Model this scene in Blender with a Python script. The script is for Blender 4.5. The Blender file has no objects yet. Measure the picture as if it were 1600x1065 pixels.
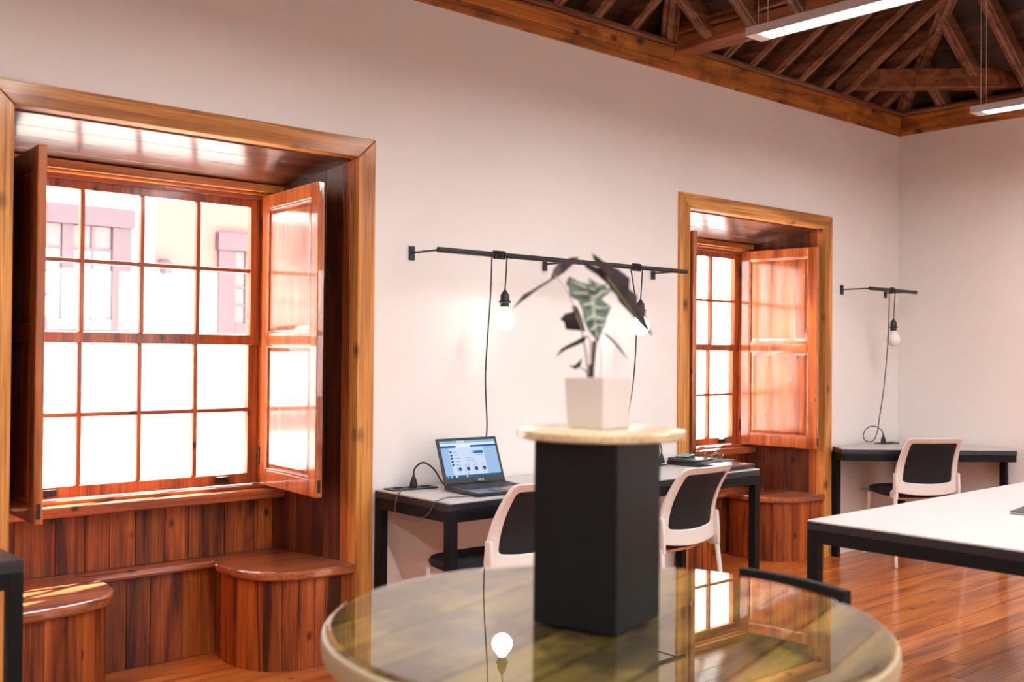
import bpy, bmesh, math, random
from mathutils import Vector, Matrix
random.seed(7)
S = bpy.context.scene
COL = S.collection
PI = math.pi

# ------------------------------------------------------------------ camera
def cam_axes(yaw, p, r):
    f = Vector((math.sin(yaw)*math.cos(p), math.cos(yaw)*math.cos(p), math.sin(p)))
    ri = Vector((math.cos(yaw), -math.sin(yaw), 0)); up = ri.cross(f)
    c, s = math.cos(r), math.sin(r)
    return c*ri + s*up, -s*ri + c*up, f
A, B, F = cam_axes(math.radians(41.36), math.radians(0.68), math.radians(0.47))
cd = bpy.data.cameras.new('camera'); co = bpy.data.objects.new('camera', cd); COL.objects.link(co)
m = Matrix.Identity(4)
for i in range(3):
    m[i][0], m[i][1], m[i][2] = A[i], B[i], -F[i]
m.translation = Vector((0, -3.9, 1.345))
co.matrix_world = m
cd.sensor_width = 36; cd.lens = 1640/1600*36; cd.clip_start = .05; cd.clip_end = 200
cd.dof.use_dof = True; cd.dof.focus_distance = 5.3; cd.dof.aperture_fstop = 2.2
S.camera = co
S.cycles.caustics_reflective = False; S.cycles.caustics_refractive = False

# ------------------------------------------------------------------ light, exposure
S.view_settings.view_transform = 'Standard'; S.view_settings.look = 'None'
S.view_settings.gamma = 1; S.view_settings.exposure = 0.1; S.view_settings.use_curve_mapping = False
W = bpy.data.worlds.new('world'); S.world = W; W.use_nodes = True
nt = W.node_tree; nt.nodes.clear()
o_ = nt.nodes.new('ShaderNodeOutputWorld'); bg = nt.nodes.new('ShaderNodeBackground')
sk = nt.nodes.new('ShaderNodeTexSky'); sk.sky_type = 'NISHITA'; sk.sun_disc = False
sk.sun_elevation = math.radians(44); sk.sun_rotation = math.radians(66); sk.air_density = 1.0; sk.dust_density = 3.0
mixw = nt.nodes.new('ShaderNodeMixRGB'); mixw.inputs[0].default_value = .55; mixw.inputs[2].default_value = (4.5, 4.4, 4.3, 1)
nt.links.new(sk.outputs[0], mixw.inputs[1]); nt.links.new(mixw.outputs[0], bg.inputs[0]); nt.links.new(bg.outputs[0], o_.inputs[0])
SKY = 2.0; SUN = 115.0; TUBE = 96.0; BULB = 10.5
bg.inputs[1].default_value = SKY
sl = bpy.data.lights.new('sun', 'SUN'); sl.energy = SUN; sl.angle = math.radians(.6); sl.color = (1, .96, .9)
so = bpy.data.objects.new('sun', sl); COL.objects.link(so)
so.rotation_euler = Vector((.91*math.cos(math.radians(44)), .41*math.cos(math.radians(44)), math.sin(math.radians(44)))).to_track_quat('Z', 'Y').to_euler()   # sun high over the street, from the right: lights the sills and the left seats

# ------------------------------------------------------------------ materials
def new_mat(name):
    M = bpy.data.materials.new(name); M.use_nodes = True
    n = M.node_tree; b = n.nodes['Principled BSDF']
    return M, n, b
def plain(name, col, rough=.5, metal=0, coat=0, coat_rough=.05, bump=0, bscale=200, spec=.5, var=0):
    M, n, b = new_mat(name)
    b.inputs['Base Color'].default_value = (*col, 1); b.inputs['Roughness'].default_value = rough
    b.inputs['Metallic'].default_value = metal; b.inputs['Coat Weight'].default_value = coat
    b.inputs['Coat Roughness'].default_value = coat_rough; b.inputs['Specular IOR Level'].default_value = spec
    if bump or var:
        tc = n.nodes.new('ShaderNodeTexCoord'); nz = n.nodes.new('ShaderNodeTexNoise'); nz.inputs['Scale'].default_value = bscale; nz.inputs['Detail'].default_value = 4
        n.links.new(tc.outputs['Object'], nz.inputs['Vector'])
        if bump:
            bp = n.nodes.new('ShaderNodeBump'); bp.inputs['Strength'].default_value = bump; bp.inputs['Distance'].default_value = .002
            n.links.new(nz.outputs['Fac'], bp.inputs['Height']); n.links.new(bp.outputs[0], b.inputs['Normal'])
        if var:
            nz2 = n.nodes.new('ShaderNodeTexNoise'); nz2.inputs['Scale'].default_value = 1.3; n.links.new(tc.outputs['Object'], nz2.inputs['Vector'])
            rp = n.nodes.new('ShaderNodeValToRGB')
            rp.color_ramp.elements[0].color = (*[c*(1-var) for c in col], 1); rp.color_ramp.elements[0].position = .3
            rp.color_ramp.elements[1].color = (*[min(1, c*(1+var)) for c in col], 1); rp.color_ramp.elements[1].position = .7
            n.links.new(nz2.outputs['Fac'], rp.inputs['Fac']); n.links.new(rp.outputs[0], b.inputs['Base Color'])
    return M
def wood(name, dark, mid, light, axis=2, scale=1.0, rough=.35, coat=.5, coat_rough=.06, knots=.055, bump=.25, vary=.25, ior=1.5, stain=0, streak=0):
    """stretched-noise grain along one axis, fine streaks, knots; each board gets its own offset and tone"""
    M, n, b = new_mat(name); L = n.links.new; N = n.nodes.new
    tc = N('ShaderNodeTexCoord'); oi = N('ShaderNodeObjectInfo')
    mul = N('ShaderNodeVectorMath'); mul.operation = 'SCALE'; mul.inputs[0].default_value = (31.7, 17.3, 23.9)
    L(oi.outputs['Random'], mul.inputs['Scale'])
    add = N('ShaderNodeVectorMath'); add.operation = 'ADD'; L(tc.outputs['Object'], add.inputs[0]); L(mul.outputs[0], add.inputs[1])
    def mp(a, c):
        k = N('ShaderNodeMapping'); s = [c, c, c]; s[axis] = a
        k.inputs['Scale'].default_value = [v*scale for v in s]; L(add.outputs[0], k.inputs['Vector']); return k
    m1 = mp(1.1, 13); n1 = N('ShaderNodeTexNoise'); n1.inputs['Scale'].default_value = 1.0; n1.inputs['Detail'].default_value = 5; n1.inputs['Distortion'].default_value = 1.1
    L(m1.outputs[0], n1.inputs['Vector'])
    m2 = mp(3.0, 170); n2 = N('ShaderNodeTexNoise'); n2.inputs['Scale'].default_value = 1.0; n2.inputs['Detail'].default_value = 3
    L(m2.outputs[0], n2.inputs['Vector'])
    rp = N('ShaderNodeValToRGB'); e = rp.color_ramp.elements
    e[0].position = .36; e[0].color = (*dark, 1); e[1].position = .66; e[1].color = (*light, 1)
    k = e.new(.49); k.color = (*mid, 1)
    L(n1.outputs['Fac'], rp.inputs['Fac'])
    mx = N('ShaderNodeMixRGB'); mx.blend_type = 'MULTIPLY'; mx.inputs[0].default_value = .75
    r2 = N('ShaderNodeValToRGB'); r2.color_ramp.elements[0].position = .3; r2.color_ramp.elements[0].color = (.45, .38, .32, 1); r2.color_ramp.elements[1].position = .55; r2.color_ramp.elements[1].color = (1, 1, 1, 1)
    L(n2.outputs['Fac'], r2.inputs['Fac']); L(rp.outputs[0], mx.inputs[1]); L(r2.outputs[0], mx.inputs[2])
    last = mx.outputs[0]
    if knots:
        m3 = mp(5.5, 8.5); vo = N('ShaderNodeTexVoronoi'); vo.inputs['Scale'].default_value = 1.0
        L(m3.outputs[0], vo.inputs['Vector'])
        r3 = N('ShaderNodeValToRGB'); r3.color_ramp.elements[0].position = knots*.9; r3.color_ramp.elements[0].color = (.07, .04, .03, 1)
        r3.color_ramp.elements[1].position = knots*2.6; r3.color_ramp.elements[1].color = (1, 1, 1, 1)
        L(vo.outputs['Distance'], r3.inputs['Fac'])
        m4 = N('ShaderNodeMixRGB'); m4.blend_type = 'MULTIPLY'; m4.inputs[0].default_value = .9
        L(last, m4.inputs[1]); L(r3.outputs[0], m4.inputs[2]); last = m4.outputs[0]
    if stain:
        n5 = N('ShaderNodeTexNoise'); n5.inputs['Scale'].default_value = 5; n5.inputs['Detail'].default_value = 4; L(add.outputs[0], n5.inputs['Vector'])
        r5 = N('ShaderNodeValToRGB'); r5.color_ramp.elements[0].position = .40; r5.color_ramp.elements[0].color = (.22, .2, .18, 1); r5.color_ramp.elements[1].position = .5; r5.color_ramp.elements[1].color = (1, 1, 1, 1)
        L(n5.outputs['Fac'], r5.inputs['Fac'])
        m5 = N('ShaderNodeMixRGB'); m5.blend_type = 'MULTIPLY'; m5.inputs[0].default_value = stain; L(last, m5.inputs[1]); L(r5.outputs[0], m5.inputs[2]); last = m5.outputs[0]
    if vary:
        hs = N('ShaderNodeHueSaturation'); mr = N('ShaderNodeMapRange'); mr.inputs['To Min'].default_value = 1-vary; mr.inputs['To Max'].default_value = 1+vary
        L(oi.outputs['Random'], mr.inputs['Value']); L(mr.outputs[0], hs.inputs['Value']); L(last, hs.inputs['Color']); last = hs.outputs[0]
    L(last, b.inputs['Base Color'])
    b.inputs['Roughness'].default_value = rough; b.inputs['Coat Weight'].default_value = coat; b.inputs['Coat Roughness'].default_value = coat_rough
    b.inputs['Coat IOR'].default_value = ior; b.inputs['Specular IOR Level'].default_value = .3
    if streak:
        m6 = mp(4, 420); n6 = N('ShaderNodeTexNoise'); n6.inputs['Scale'].default_value = 1; n6.inputs['Detail'].default_value = 2; L(m6.outputs[0], n6.inputs['Vector'])
        b6 = N('ShaderNodeBump'); b6.inputs['Strength'].default_value = streak; b6.inputs['Distance'].default_value = .001
        L(n6.outputs['Fac'], b6.inputs['Height']); L(b6.outputs[0], b.inputs['Coat Normal'])
    if bump:
        bp = N('ShaderNodeBump'); bp.inputs['Strength'].default_value = bump; bp.inputs['Distance'].default_value = .001
        L(n2.outputs['Fac'], bp.inputs['Height']); L(bp.outputs[0], b.inputs['Normal'])
    return M
def emit(name, col, strength):
    M = bpy.data.materials.new(name); M.use_nodes = True; n = M.node_tree; n.nodes.clear()
    o = n.nodes.new('ShaderNodeOutputMaterial'); e = n.nodes.new('ShaderNodeEmission')
    e.inputs[0].default_value = (*col, 1); e.inputs[1].default_value = strength; n.links.new(e.outputs[0], o.inputs[0]); return M
def glass(name, tint=(1, 1, 1), ior=1.5):
    M = bpy.data.materials.new(name); M.use_nodes = True; n = M.node_tree; n.nodes.clear()
    o = n.nodes.new('ShaderNodeOutputMaterial'); t = n.nodes.new('ShaderNodeBsdfTransparent'); g = n.nodes.new('ShaderNodeBsdfGlossy')
    t.inputs[0].default_value = (*tint, 1); g.inputs['Roughness'].default_value = 0.0
    f = n.nodes.new('ShaderNodeFresnel'); f.inputs[0].default_value = ior; mx = n.nodes.new('ShaderNodeMixShader')
    ge = n.nodes.new('ShaderNodeNewGeometry'); ml = n.nodes.new('ShaderNodeMath'); ml.operation = 'MULTIPLY_ADD'; ml.inputs[1].default_value = -1; ml.inputs[2].default_value = 1
    n.links.new(ge.outputs['Backfacing'], ml.inputs[0]); m2 = n.nodes.new('ShaderNodeMath'); m2.operation = 'MULTIPLY'; d1 = n.nodes.new('ShaderNodeMath'); d1.operation = 'ADD'; d1.inputs[1].default_value = 1; n.links.new(f.outputs[0], d1.inputs[0])
    d2 = n.nodes.new('ShaderNodeMath'); d2.operation = 'DIVIDE'; n.links.new(f.outputs[0], d2.inputs[0]); n.links.new(d1.outputs[0], d2.inputs[1])
    d3 = n.nodes.new('ShaderNodeMath'); d3.operation = 'MULTIPLY'; d3.inputs[1].default_value = 2; n.links.new(d2.outputs[0], d3.inputs[0])      # both faces of the sheet: 2R/(1+R)
    n.links.new(d3.outputs[0], m2.inputs[0]); n.links.new(ml.outputs[0], m2.inputs[1])
    n.links.new(m2.outputs[0], mx.inputs[0]); n.links.new(t.outputs[0], mx.inputs[1]); n.links.new(g.outputs[0], mx.inputs[2]); n.links.new(mx.outputs[0], o.inputs[0]); return M

M_WALL = plain('wall_plaster', (.82, .765, .73), .9, bump=.15, bscale=90, var=.02)
M_CASE = {a: wood('casing_wood_%d' % a, (.40, .145, .026), (.64, .265, .06), (.76, .355, .095), a, .8, .45, .25, .15, vary=.1, knots=.085) for a in (0, 2)}
M_SASH = {a: wood('sash_wood_%d' % a, (.22, .05, .014), (.36, .09, .024), (.46, .13, .034), a, 1, .4, .4, .1, vary=.08) for a in (0, 2)}
M_SHUT = {a: wood('shutter_wood_%d' % a, (.27, .06, .014), (.46, .12, .026), (.58, .18, .04), a, .9, .3, 1, .03, vary=.08, bump=.04, ior=1.8, knots=.04, streak=.14) for a in (0, 2)}
M_PANEL = {a: wood('panel_wood_%d' % a, (.08, .016, .005), (.27, .058, .012), (.42, .11, .02), a, .9, .5, .12, .15, vary=.38) for a in (0, 1, 2)}
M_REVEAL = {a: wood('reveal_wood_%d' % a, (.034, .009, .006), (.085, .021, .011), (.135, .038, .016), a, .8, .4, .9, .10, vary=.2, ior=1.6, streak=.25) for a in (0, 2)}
M_SEAT = wood('seat_wood', (.17, .04, .014), (.34, .095, .03), (.44, .14, .045), 0, .8, .3, 1, .09, vary=.05, ior=1.6)
M_FLOOR = wood('floor_wood', (.32, .072, .012), (.58, .16, .029), (.70, .235, .052), 0, .75, .34, .6, .12, knots=.05, vary=.22)
M_BEAM = {a: wood('beam_wood_%d' % a, (.24, .065, .012), (.44, .145, .026), (.56, .205, .04), a, .9, .55, .15, .3, knots=.08, vary=.12, stain=.5) for a in (0, 1)}
M_ROOF = {a: wood('roof_board_%d' % a, (.018, .008, .005), (.042, .018, .010), (.085, .036, .017), a, .8, .6, .1, .3, vary=.3) for a in (0, 1)}
M_RAFT = {a: wood('rafter_wood_%d' % a, (.11, .045, .024), (.23, .10, .054), (.32, .145, .078), a, 1, .5, .25, .3, knots=0, vary=.15) for a in (0, 1)}
M_TIE = wood('tie_wood', (.14, .042, .014), (.25, .085, .028), (.34, .125, .045), 1, 1, .5, .2, .3, vary=.1)
M_SPOOL = wood('spool_wood', (.13, .072, .015), (.29, .17, .034), (.44, .285, .07), 0, .55, .6, 0, knots=.075, vary=.15, stain=.85)
M_PALE = wood('pale_ply', (.62, .45, .24), (.74, .57, .34), (.82, .67, .44), 0, .9, .25, .5, .12, knots=0, vary=0, bump=.05)
M_BLACK = plain('black_steel', (.006, .0066, .007), .5, spec=.18)
M_COLUMN = plain('black_column', (.005, .0068, .0072), .42, bump=.12, bscale=350, spec=.2)
M_LAM = plain('white_laminate', (.60, .575, .56), .35, spec=.4)
M_EDGE = plain('black_edge', (.018, .018, .024), .35)
M_WPLAST = plain('white_plastic', (.78, .73, .68), .4, spec=.4)
M_MESH = plain('black_mesh', (.006, .007, .009), .8, bump=.4, bscale=900)
M_CUSH = plain('black_cushion', (.008, .009, .016), .85, bump=.3, bscale=600)
M_POT = plain('pot_ceramic', (.70, .65, .62), .7, bump=.1, bscale=250)
M_SOIL = plain('soil', (.03, .02, .012), .95, bump=1, bscale=90)
M_CABLE = plain('cable_black', (.015, .014, .018), .5)
M_GUN = plain('gunmetal', (.022, .026, .03), .35, metal=.3)
M_ALU = plain('lamp_housing', (.62, .60, .60), .45, metal=.2)
M_CORD = plain('steel_cord', (.70, .62, .52), .35, metal=.5)
M_GLASS = glass('window_glass')
M_TGLASS = glass('table_glass', (.96, .98, .93), 1.9)
M_TUBE = emit('lamp_diffuser', (1, .965, .96), TUBE)
M_BULB = emit('bulb_glow', (1, .95, .90), BULB)
M_BULBOFF = plain('bulb_opal', (.85, .80, .74), .2)
M_BRASS = plain('dark_iron', (.03, .025, .02), .45, metal=.6)
M_CHROME = plain('chrome', (.7, .7, .7), .15, metal=1)
M_SOCKET = plain('socket_cream', (.62, .55, .46), .5)

# ------------------------------------------------------------------ mesh helpers
class MB:
    def __init__(s): s.v = []; s.f = []; s.mi = []; s.m = 0
    def add(s, vs, fs):
        k = len(s.v); s.v += [tuple(v) for v in vs]; s.f += [tuple(i+k for i in f) for f in fs]; s.mi += [s.m]*len(fs); return s
    def hexa(s, b, t):          # b, t: four corners each, ccw seen from above
        return s.add(list(b)+list(t), [(3, 2, 1, 0), (4, 5, 6, 7), (0, 1, 5, 4), (1, 2, 6, 5), (2, 3, 7, 6), (3, 0, 4, 7)])
    def box(s, x0, x1, y0, y1, z0, z1):
        return s.hexa([(x0, y0, z0), (x1, y0, z0), (x1, y1, z0), (x0, y1, z0)], [(x0, y0, z1), (x1, y0, z1), (x1, y1, z1), (x0, y1, z1)])
    def prism(s, poly, z0, z1):
        n = len(poly)
        return s.add([(x, y, z0) for x, y in poly]+[(x, y, z1) for x, y in poly],
                     [tuple(range(n-1, -1, -1)), tuple(range(n, 2*n))]+[(i, (i+1) % n, n+(i+1) % n, n+i) for i in range(n)])
    def beam(s, p0, p1, w, h, up=(0, 0, 1), prof=None):   # bar from p0 to p1, w across, h along 'up', bottom-centred on the line
        p0, p1 = Vector(p0), Vector(p1); d = (p1-p0).normalized(); u = Vector(up); u = (u-d*u.dot(d)).normalized(); r = d.cross(u)
        pr = prof or [(-w/2, 0), (w/2, 0), (w/2, h), (-w/2, h)]
        n = len(pr); a = [p0+r*x+u*y for x, y in pr]; b = [p1+r*x+u*y for x, y in pr]
        return s.add(a+b, [tuple(range(n)), tuple(range(2*n-1, n-1, -1))]+[(i, n+i, n+(i+1) % n, (i+1) % n) for i in range(n)])
    def tube(s, pts, r, seg=8, cap=True):
        pts = [Vector(p) for p in pts]; n = len(pts); rs = r if isinstance(r, (list, tuple)) else [r]*n
        d0 = (pts[1]-pts[0]).normalized(); ref = Vector((0, 0, 1)) if abs(d0.z) < .9 else Vector((1, 0, 0)); u = d0.cross(ref).normalized()
        vs = []
        for i, p in enumerate(pts):
            d = (pts[min(i+1, n-1)]-pts[max(i-1, 0)]).normalized(); u = (u-d*u.dot(d)).normalized(); w = d.cross(u)
            vs += [p+(u*math.cos(2*PI*k/seg)+w*math.sin(2*PI*k/seg))*rs[i] for k in range(seg)]
        fs = [(i*seg+k, i*seg+(k+1) % seg, (i+1)*seg+(k+1) % seg, (i+1)*seg+k) for i in range(n-1) for k in range(seg)]
        if cap: fs += [tuple(range(seg-1, -1, -1)), tuple((n-1)*seg+k for k in range(seg))]
        return s.add(vs, fs)
    def lathe(s, prof, c=(0, 0, 0), seg=24):
        vs = []; n = len(prof)
        for r, z in prof: vs += [(c[0]+r*math.cos(2*PI*k/seg), c[1]+r*math.sin(2*PI*k/seg), c[2]+z) for k in range(seg)]
        fs = [(i*seg+k, i*seg+(k+1) % seg, (i+1)*seg+(k+1) % seg, (i+1)*seg+k) for i in range(n-1) for k in range(seg)]
        fs += [tuple(range(seg-1, -1, -1)), tuple((n-1)*seg+k for k in range(seg))]
        return s.add(vs, fs)
    def obj(s, name, mat, parent=None, bevel=0, smooth=False, seg=2):
        me = bpy.data.meshes.new(name); me.from_pydata(s.v, [], s.f); me.update()
        mats = mat if isinstance(mat, (list, tuple)) else [mat]
        for q in mats: me.materials.append(q)
        if len(mats) > 1: me.polygons.foreach_set('material_index', s.mi)
        bm = bmesh.new(); bm.from_mesh(me); bmesh.ops.recalc_face_normals(bm, faces=bm.faces); bm.to_mesh(me); bm.free()
        o = bpy.data.objects.new(name, me); COL.objects.link(o)
        if parent: o.parent = parent
        if bevel:
            b = o.modifiers.new('bevel', 'BEVEL'); b.width = bevel; b.segments = seg; b.limit_method = 'ANGLE'; b.angle_limit = math.radians(40)
        if smooth:
            me.polygons.foreach_set('use_smooth', [True]*len(me.polygons))
            try: me.set_sharp_from_angle(angle=math.radians(40))
            except Exception: pass
        return o
def box(name, mat, parent, x0, x1, y0, y1, z0, z1, bevel=0):
    return MB().box(x0, x1, y0, y1, z0, z1).obj(name, mat, parent, bevel)
def empty(name, loc=(0, 0, 0), rz=0):
    o = bpy.data.objects.new(name, None); COL.objects.link(o); o.location = loc; o.rotation_euler = (0, 0, rz); o.empty_display_size = .1; return o
def thing(name, label, cat, loc=(0, 0, 0), rz=0, group=None):
    o = empty(name, loc, rz); tag(o, label, cat, group); return o
def tag(o, label, cat, group=None):
    o['label'] = label; o['category'] = cat
    if group: o['group'] = group
    return o
def struct(o, label=None):
    o['kind'] = 'structure'
    if label: o['label'] = label
    return o
def dup(root, loc, rz, label):
    def cp(o, p):
        c = o.copy(); COL.objects.link(c)
        if p: c.parent = p
        for ch in list(o.children): cp(ch, c)
        return c
    r = cp(root, None); r.location = loc; r.rotation_euler = (0, 0, rz); r['label'] = label; return r
def smooth_path(pts, n=6):
    P = [Vector(p) for p in pts]; out = []
    for i in range(len(P)-1):
        a = P[max(i-1, 0)]; b = P[i]; c = P[i+1]; d = P[min(i+2, len(P)-1)]
        for k in range(n):
            t = k/n; out.append(.5*((2*b)+(c-a)*t+(2*a-5*b+4*c-d)*t*t+(3*b-a-3*c+d)*t**3))
    return out+[P[-1]]
def circle(cx, cy, r, n=64): return [(cx+r*math.cos(2*PI*i/n), cy+r*math.sin(2*PI*i/n)) for i in range(n)]

# ------------------------------------------------------------------ room shell
XL, XR, YF = -2.4, 7.2, -6.5
WIN = [(1.012, 2.607), (4.697, 6.31)]
wb = MB()
for a, b in ((XL-.2, 1.06), (2.56, 4.74), (6.265, XR+.2)): wb.box(a, b, 0, .72, 0, 3.1)
for a, b in ((1.06, 2.56), (4.74, 6.265)):
    wb.box(a, b, 0, .72, 2.255, 3.1); wb.box(a, b, .605, .72, -.3, .70)
struct(wb.obj('wall_back', M_WALL), 'cream plaster wall with two deep wood-lined windows')
struct(box('wall_right', M_WALL, None, XR, XR+.2, YF, 0, 0, 3.1), 'bare cream plaster end wall beyond the corner desk')
wf = MB()
for a, b in ((XL-.2, .3), (1.9, 3.6), (5.2, XR+.2)): wf.box(a, b, YF-.2, YF, 0, 3.1)
for a, b in ((.3, 1.9), (3.6, 5.2)): wf.box(a, b, YF-.2, YF, 0, .8).box(a, b, YF-.2, YF, 2.3, 3.1)
struct(wf.obj('wall_front', M_WALL), 'cream plaster wall behind the viewpoint with two windows added for fill light')
for i, a in ((3, .3), (4, 3.6)):  # unseen windows added behind the camera to let in fill daylight
    f_ = MB(); y0 = YF-.16; y1 = YF-.10
    f_.box(a, a+.07, y0, y1, .8, 2.3).box(a+1.53, a+1.6, y0, y1, .8, 2.3).box(a+.07, a+1.53, y0, y1, .8, .87).box(a+.07, a+1.53, y0, y1, 2.23, 2.3).box(a+.77, a+.83, y0, y1, .87, 2.23).box(a+.07, a+.77, y0, y1, 1.52, 1.57).box(a+.83, a+1.53, y0, y1, 1.52, 1.57)
    struct(f_.obj('window_%d' % i, M_SASH[2], None, .003), 'added wooden casement window behind the viewpoint, unseen, for fill light')
struct(box('wall_left', M_WALL, None, XL-.2, XL, YF, 0, 0, 3.1), 'cream plaster end wall left of the viewpoint')

floor = struct(empty('floor'), 'varnished reddish pine board floor')
box('subfloor', M_FLOOR, floor, XL-.2, XR+.2, YF-.2, .6, -.06, -.022)
y = -4.3; row = 0
while y < .56:
    x = -.4 - random.random()*1.8
    xe = XR if y < -.05 else 6.27
    while x < xe:
        l = random.uniform(1.5, 2.7); x1 = min(x+l, xe)
        spans = [(x, x1)]
        if y >= -.05: spans = [(max(x, a+.06), min(x1, b-.06)) for a, b in WIN]
        for a, b in spans:
            if b-a > .03: MB().box(a+.0015, b-.0015, y+.0015, y+.1385, -.022, random.uniform(-.0012, 0)).obj('floor_board', M_FLOOR, floor)
        x += l
    y += .14; row += 1
box('floor_edge', M_FLOOR, floor, XL, XR, YF, -4.3, -.022, -.001)

# ------------------------------------------------------------------ ceiling: wall plates, hip roofs, rafters
ceil = struct(empty('ceiling'), 'dark open timber hip roof with rafters and boards')
T34 = math.tan(math.radians(34)); C34 = math.cos(math.radians(34))
def plate(p0, p1, inn, ax):
    # p0->p1 along the wall at z 0, inn = inward unit vector
    p0, p1, inn = Vector(p0), Vector(p1), Vector(inn)
    def run(nm, o0, o1, z0, z1, mat, bev):
        d = (p1-p0).normalized()
        a = [p0-inn*.15, p1-inn*.15, p1+inn*o1, p0+inn*o1]; a0 = [p0-inn*.15, p1-inn*.15, p1+inn*o0, p0+inn*o0]
        MB().hexa([v+Vector((0, 0, z0)) for v in a0], [v+Vector((0, 0, z1)) for v in a]).obj(nm, mat, ceil, bev)
    run('wall_plate', .012, .022, 2.958, 3.012, M_BEAM[ax], .004)
    run('wall_plate', .026, .036, 3.012, 3.092, M_BEAM[ax], .006)
    run('plate_moulding', .062, .052, 3.094, 3.128, M_RAFT[ax], .012)
plate((XL, 0, 0), (4.62, 0, 0), (0, -1, 0), 0); plate((4.62, 0, 0), (XR, 0, 0), (0, -1, 0), 0)
plate((XR, 0, 0), (XR, YF, 0), (-1, 0, 0), 1)
plate((XL, YF, 0), (XR, YF, 0), (0, 1, 0), 0); plate((XL, 0, 0), (XL, YF, 0), (1, 0, 0), 1)
PROF = [(-.034, .10), (-.034, .012), (-.026, .006), (-.018, .014), (-.010, .0), (.010, .0), (.018, .014), (.026, .006), (.034, .012), (.034, .10)]
ZD = 3.20
def hip_roof(x0, x1, y0, y1, rafters):
    cs = [((x0, y1), (1, 0), (0, -1), x1-x0, 0), ((x1, y1), (0, -1), (-1, 0), y1-y0, 1), ((x1, y0), (-1, 0), (0, 1), x1-x0, 0), ((x0, y0), (0, 1), (1, 0), y1-y0, 1)]
    smax = min(x1-x0, y1-y0)/2
    for i, (c, u, n, Ln, ax) in enumerate(cs):
        P = lambda q, s, z=0: (c[0]+u[0]*q+n[0]*s, c[1]+u[1]*q+n[1]*s, ZD+s*T34+z)
        s = -.12; st = .2
        while s < smax-1e-4:
            e = min(s+st, smax); k = .0025; ea, eb = e-k, s+k; lift = random.uniform(0, .006)
            q = [P(eb, eb, lift), P(Ln-eb, eb, lift), P(max(Ln-ea, ea), ea, lift), P(ea, ea, lift)]
            MB().hexa(q, [(a, b, z+.025) for a, b, z in q]).obj('roof_board', M_ROOF[ax], ceil)
            s = e
        if i in rafters:
            qa, qb, stp = rafters[i]; q = qa
            while q < qb:
                e = min(q, Ln-q, smax)
                if e > .12:
                    nrm = Vector((-n[0]*T34, -n[1]*T34, 1)).normalized()
                    a = Vector(P(q, -.05))-nrm*.10; b_ = Vector(P(q, e))-nrm*.10
                    MB().beam(a, b_, .068, .1, nrm, PROF).obj('rafter', M_RAFT[1-ax], ceil)
                q += stp
    for (cx, cy), (dx, dy) in (((x1, y1), (-1, -1)), ((x0, y1), (1, -1))):
        a = Vector((cx, cy, ZD-.115)); b_ = a+Vector((dx, dy, T34))*smax
        MB().beam(a, b_, .10, .12, (0, 0, 1), [(x*1.4, y*1.15) for x, y in PROF]).obj('hip_rafter', M_RAFT[0], ceil)
hip_roof(XL, 4.60, YF, 0, {0: (4.95, 6.9, .285), 1: (.28, 3.2, .29)})
hip_roof(4.78, XR, YF, 0, {0: (.30, 2.3, .262), 1: (.34, 3.2, .30)})
tb = MB().hexa([(4.62, YF, 3.07), (4.775, YF, 3.07), (4.775, .05, 3.07), (4.62, .05, 3.07)], [(4.60, YF, 3.15), (4.79, YF, 3.15), (4.79, .05, 3.15), (4.60, .05, 3.15)])
tb.obj('tie_beam', M_TIE, ceil, .01)
MB().box(4.575, 4.805, YF, .05, 3.152, 3.185).obj('tie_moulding', M_TIE, ceil, .012)
MB().box(4.59, 4.79, YF, .05, 3.187, 3.24).obj('tie_moulding', M_TIE, ceil, .006)
bp0, bp1 = Vector((6.36, .02, 3.16)), Vector((7.24, -.86, 3.16))
MB().beam(bp0, bp1, .09, .135).obj('corner_brace', M_TIE, ceil, .008)
# unseen covering added over the boards, blocks sun slivers through their gaps
def cover(x0, x1, y0, y1):
    d = min(x1-x0, y1-y0)/2; zz = ZD+.045; zt = zz+d*T34; e = .15
    lo = [(x0-e, y0-e, zz-e*T34), (x1+e, y0-e, zz-e*T34), (x1+e, y1+e, zz-e*T34), (x0-e, y1+e, zz-e*T34)]
    hi = [(x0+d, y0+d, zt), (x1-d, y0+d, zt), (x1-d, y1-d, zt), (x0+d, y1-d, zt)]
    lo2 = [(x, y, z+.06) for x, y, z in lo]; hi2 = [(x, y, z+.06) for x, y, z in hi]
    MB().add(lo+hi+lo2+hi2, [(k, (k+1) % 4, 4+(k+1) % 4, 4+k) for k in range(4)]+[(8+k, 8+(k+1) % 4, 12+(k+1) % 4, 12+k) for k in range(4)]+[(12, 13, 14, 15), (4, 5, 6, 7)]+[(k, 8+k, 8+(k+1) % 4, (k+1) % 4) for k in range(4)]).obj('roof_sun_cover', M_ROOF[0], ceil)
cover(XL, 4.60, YF, 0); cover(4.78, XR, YF, 0)
MB().box(4.55, 4.83, YF, 0, 3.25, 3.30).obj('valley_board', M_ROOF[1], ceil)

# ------------------------------------------------------------------ windows
def board_strip(parent, name, p0, p1, n, thick, z0, z1, mat, gap=.002, side=1):
    """n upright boards between two plan points; thickness goes to one side"""
    p0, p1 = Vector(p0), Vector(p1); d = (p1-p0); L = d.length; d.normalize(); nr = Vector((-d.y, d.x))*thick*side
    ws = [random.uniform(.7, 1.3) for _ in range(n)]; t = sum(ws); a = 0
    for w in ws:
        b = a+w/t*L; j = random.uniform(0, .0018)*side; off = Vector((-d.y, d.x))*j
        q = [p0+d*(a+gap/2)+off, p0+d*(b-gap/2)+off, p0+d*(b-gap/2)+nr, p0+d*(a+gap/2)+nr]
        MB().prism([(v.x, v.y) for v in q], z0, z1).obj(name, mat, parent, .0015, seg=1); a = b

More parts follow.
